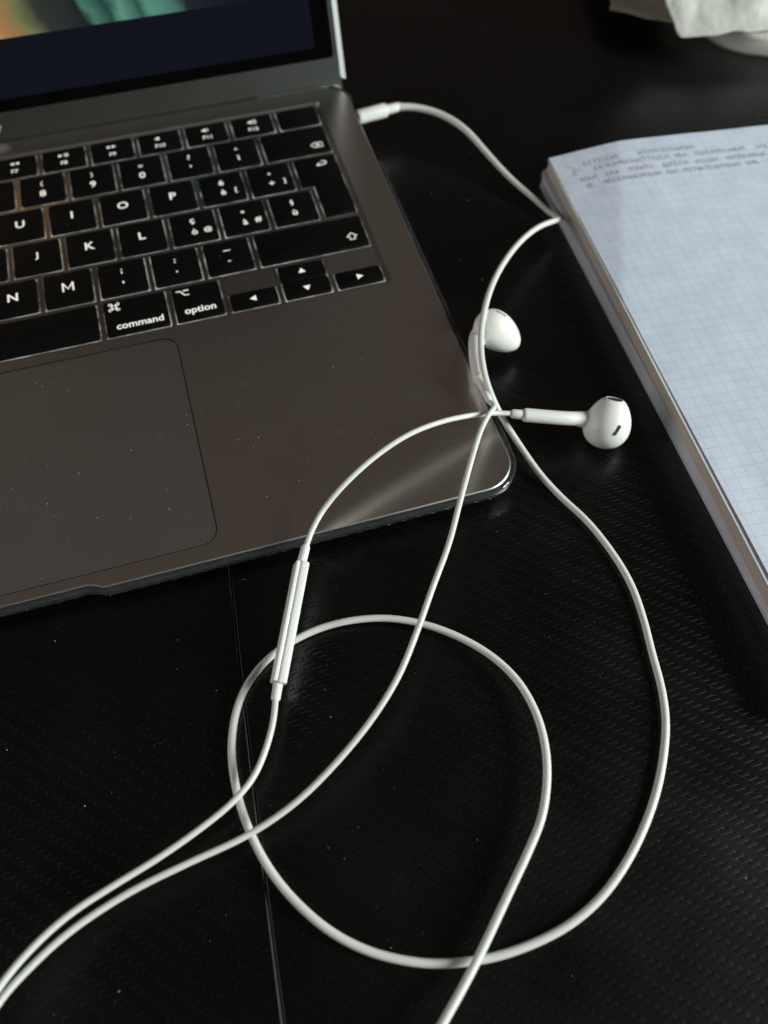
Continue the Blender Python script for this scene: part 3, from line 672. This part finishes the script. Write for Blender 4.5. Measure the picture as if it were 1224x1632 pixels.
def sheet(x0, y0, x1, y1, zf, nx, ny, th):
    vs = []; fs = []
    for k_ in (0, 1):
        for j in range(ny + 1):
            for i in range(nx + 1):
                x = x0 + (x1 - x0) * i / nx; y = y0 + (y1 - y0) * j / ny; vs.append((x, y, zf(x, y) + th * k_))
    n = (nx + 1) * (ny + 1)
    for j in range(ny):
        for i in range(nx):
            a = j * (nx + 1) + i; q = (a, a + 1, a + nx + 2, a + nx + 1); fs.append(tuple(v_ + n for v_ in q)); fs.append(q[::-1])
    rim = [i for i in range(nx + 1)] + [j * (nx + 1) + nx for j in range(1, ny + 1)] + [ny * (nx + 1) + i for i in range(nx - 1, -1, -1)] + [j * (nx + 1) for j in range(ny - 1, 0, -1)]
    for i in range(len(rim)):
        a, b = rim[i], rim[(i + 1) % len(rim)]; fs.append((a, b, b + n, a + n))
    return vs, fs
link('under_page', mesh(*sheet(-0.1, -233.8, 147.8, -0.1, lambda x, y: 5.15 + 0.6 * (page_z(x, y) + 0.15), 60, 70, 0.1)), plain_m, pad, 30)
top = link('top_page', mesh(*sheet(0.35, -233.3, 148.2, 0.1, lambda x, y: 5.46 + page_z(x, y), 90, 100, 0.12)), paper_m, pad, 30)
# pencil writing: rows of small capitals too faint to read
rnd = random.Random(11); strokes = []
def glyph(x, y, s):
    k_ = rnd.randrange(7); w_ = s * rnd.uniform(0.45, 0.7); j = lambda: rnd.uniform(-0.08, 0.08) * s
    p = {0: [[(0, 0), (0, 1), (1, 1)], [(0, 0.5), (0.8, 0.5)], [(0, 0), (1, 0)]], 1: [[(0, 0), (0.5, 1), (1, 0)], [(0.2, 0.4), (0.8, 0.4)]], 2: [[(0, 0), (0, 1), (1, 0), (1, 1)]],
         3: [[(1, 0.9), (0.4, 1), (0, 0.5), (0.4, 0), (1, 0.1)]], 4: [[(0, 1), (1, 1)], [(0.5, 1), (0.5, 0)]], 5: [[(0, 0.5), (0.5, 1), (1, 0.5), (0.5, 0), (0, 0.5)]], 6: [[(0, 0), (0, 1), (0.9, 0.8), (0.1, 0.5), (1, 0)]]}[k_]
    for st_ in p: strokes.append([(x + a * w_ + j(), y + b * s + j()) for a, b in st_])
    return w_ + s * 0.25
lines_ = [(-9.4, 8.0, [(12, 25), (34, 58)]), (-13.6, 5.0, [(6.5, 8), (15, 45), (48, 53), (56, 78), (83, 87), (90, 130)]), (-18.4, 5.0, [(7, 14), (18, 23), (27, 36), (41, 51), (55, 64), (68, 84), (90, 120)]), (-22.8, 5.0, [(8.5, 12), (15.5, 38), (41, 45), (48, 72), (75, 80), (84, 112)])]
for y, _, words in lines_:
    for a, b in words:
        x = a
        while x < b: x += glyph(x, y + rnd.uniform(-0.15, 0.15), rnd.uniform(1.9, 2.4))
for x, y in ((5, -9.2), (7.4, -12.0)): strokes.append([(x, y + 1.6), (x + 1.2, y + 0.9), (x + 2.2, y)])
vs, fs = ribbon(strokes, 0.36)
vs = [(x, y, 5.66 + page_z(x, y)) for x, y, _ in vs]
o = link('handwriting', mesh(vs, fs), pen_m, pad); o['kind'] = 'stuff'
top.rotation_euler.z = o.rotation_euler.z = 0.005

# ------------------------------------------------------------------ dish and papers, far corner
dish = empty('dish', 'shallow white dish under crumpled tissue at the far right corner', 'dish', (243, 231, 0))
def se(rx, ry, z, n=64, p=3.2, rot=-14):
    out = []
    for i in range(n):
        a = 2 * math.pi * i / n; c, s = math.cos(a), math.sin(a)
        x = rx * math.copysign(abs(c) ** (2 / p), c); y = ry * math.copysign(abs(s) ** (2 / p), s); q = R(rot)
        out.append((x * math.cos(q) - y * math.sin(q), x * math.sin(q) + y * math.cos(q), z))
    return out
link('bowl', mesh(*loft([se(52, 38, 0.05), se(55, 40, 0.8), se(60, 41.5, 5), se(65, 42.5, 10.5), se(66, 42.6, 11.6), se(65, 41.8, 12), se(62.5, 40.5, 11), se(58, 38.5, 5), se(52, 36, 2.0)])), dish_m, dish, 40)
def crumple(corner, ux, uy, nx, ny, z0, amp, seed, drop):
    vs = []; fs = []
    rr = random.Random(int(seed * 10)); pl_ = [(rr.uniform(0, 1), rr.uniform(0, 1), rr.uniform(-0.35, 0.35), rr.uniform(-0.35, 0.35)) for _ in range(9)]
    for j in range(ny + 1):
        for i in range(nx + 1):
            a, b = i / nx, j / ny; p = Vector(corner) + Vector(ux) * a + Vector(uy) * b
            q = Vector((p.x * 0.035, p.y * 0.035, seed))
            z = z0 + amp * min(1, 0.25 + b * 3) * (noise.noise(q) + 0.6 * abs(noise.noise(q * 2.3)) + 0.25 * abs(noise.noise(q * 5.0))) + drop(a, b) + amp * 4.0 * max((a - q_[0]) * q_[2] + (b - q_[1]) * q_[3] for q_ in pl_) * min(1, 0.15 + b * 4)
            vs.append((p.x + 2.0 * noise.noise(q * 3 + Vector((5, 0, 0))) , p.y + 2.0 * noise.noise(q * 3 + Vector((0, 9, 0))), max(z, 0.3)))
    for j in range(ny):
        for i in range(nx):
            a = j * (nx + 1) + i; fs.append((a, a + 1, a + nx + 2, a + nx + 1))
    return vs, fs
def loose(name, label, cat, corner, ux, uy, z0, amp, seed, drop, mat, th=0.15):
    vs, fs = crumple(corner, ux, uy, 90, 90, z0, amp, seed, drop)
    base = Vector((corner[0], corner[1], 0)); vs = [tuple(Vector(q) - base) for q in vs]
    o = link(name, mesh(vs, fs), mat, None, 60); o.location = base * MM; o['label'] = label; o['category'] = cat
    md = o.modifiers.new('thickness', 'SOLIDIFY'); md.thickness = th * MM
    return o
loose('paper_sheet', 'beige paper sheet lying behind the white tissue', 'paper', (143, 244, 0), (58, -48, 0), (24, 90, 0), 10, 2.2, 2.0, lambda a, b: 2 * b, beige_m)
loose('tissue', 'crumpled white tissue spread over the shallow dish', 'tissue', (160, 207.5, 0), (95, -15, 0), (-18, 85, 0), 12.6, 3.5, 5.0, lambda a, b: 34 * smooth01(b * 1.7), tissue_m)  # back end shaped to rise so its reflection glows on the desk

# ------------------------------------------------------------------ dust
acc = ([], []); rnd = random.Random(5)
def fleck(x, y, z, s):
    pts = [(x + rnd.uniform(-s, s), y + rnd.uniform(-s, s), z) for _ in range(3)] + [(x, y, z + s * 0.6)]
    b = len(acc[0]); acc[0].extend(pts); acc[1].extend([(b, b + 1, b + 2), (b, b + 1, b + 3), (b + 1, b + 2, b + 3), (b + 2, b, b + 3)])
for _ in range(520):
    x, y = rnd.uniform(-190, 60), rnd.uniform(-130, 190)
    if x < 2 and y > -3: continue
    if x > 50 and y > -70: continue
    fleck(x, y, 0.01, rnd.choice((0.08, 0.1, 0.12, 0.16, 0.24)))
ct, stl = math.cos(R(2.6)), math.sin(R(2.6))
for _ in range(420):
    x, y = rnd.uniform(-200, -3), rnd.uniform(3, 90); fleck(x, y * ct, 8.0 + y * stl + 0.01, rnd.choice((0.07, 0.09, 0.11, 0.14, 0.2)))
for _ in range(160):
    x, y = rnd.uniform(-160, -18), rnd.uniform(93, 196); fleck(x, y * ct - 0.07 * stl, 8.0 + y * stl + 0.07, rnd.choice((0.07, 0.09, 0.12)))
o = link('dust', mesh(*acc), dust_m); o['kind'] = 'stuff'; o['label'] = 'fine pale dust specks scattered on desk and laptop'
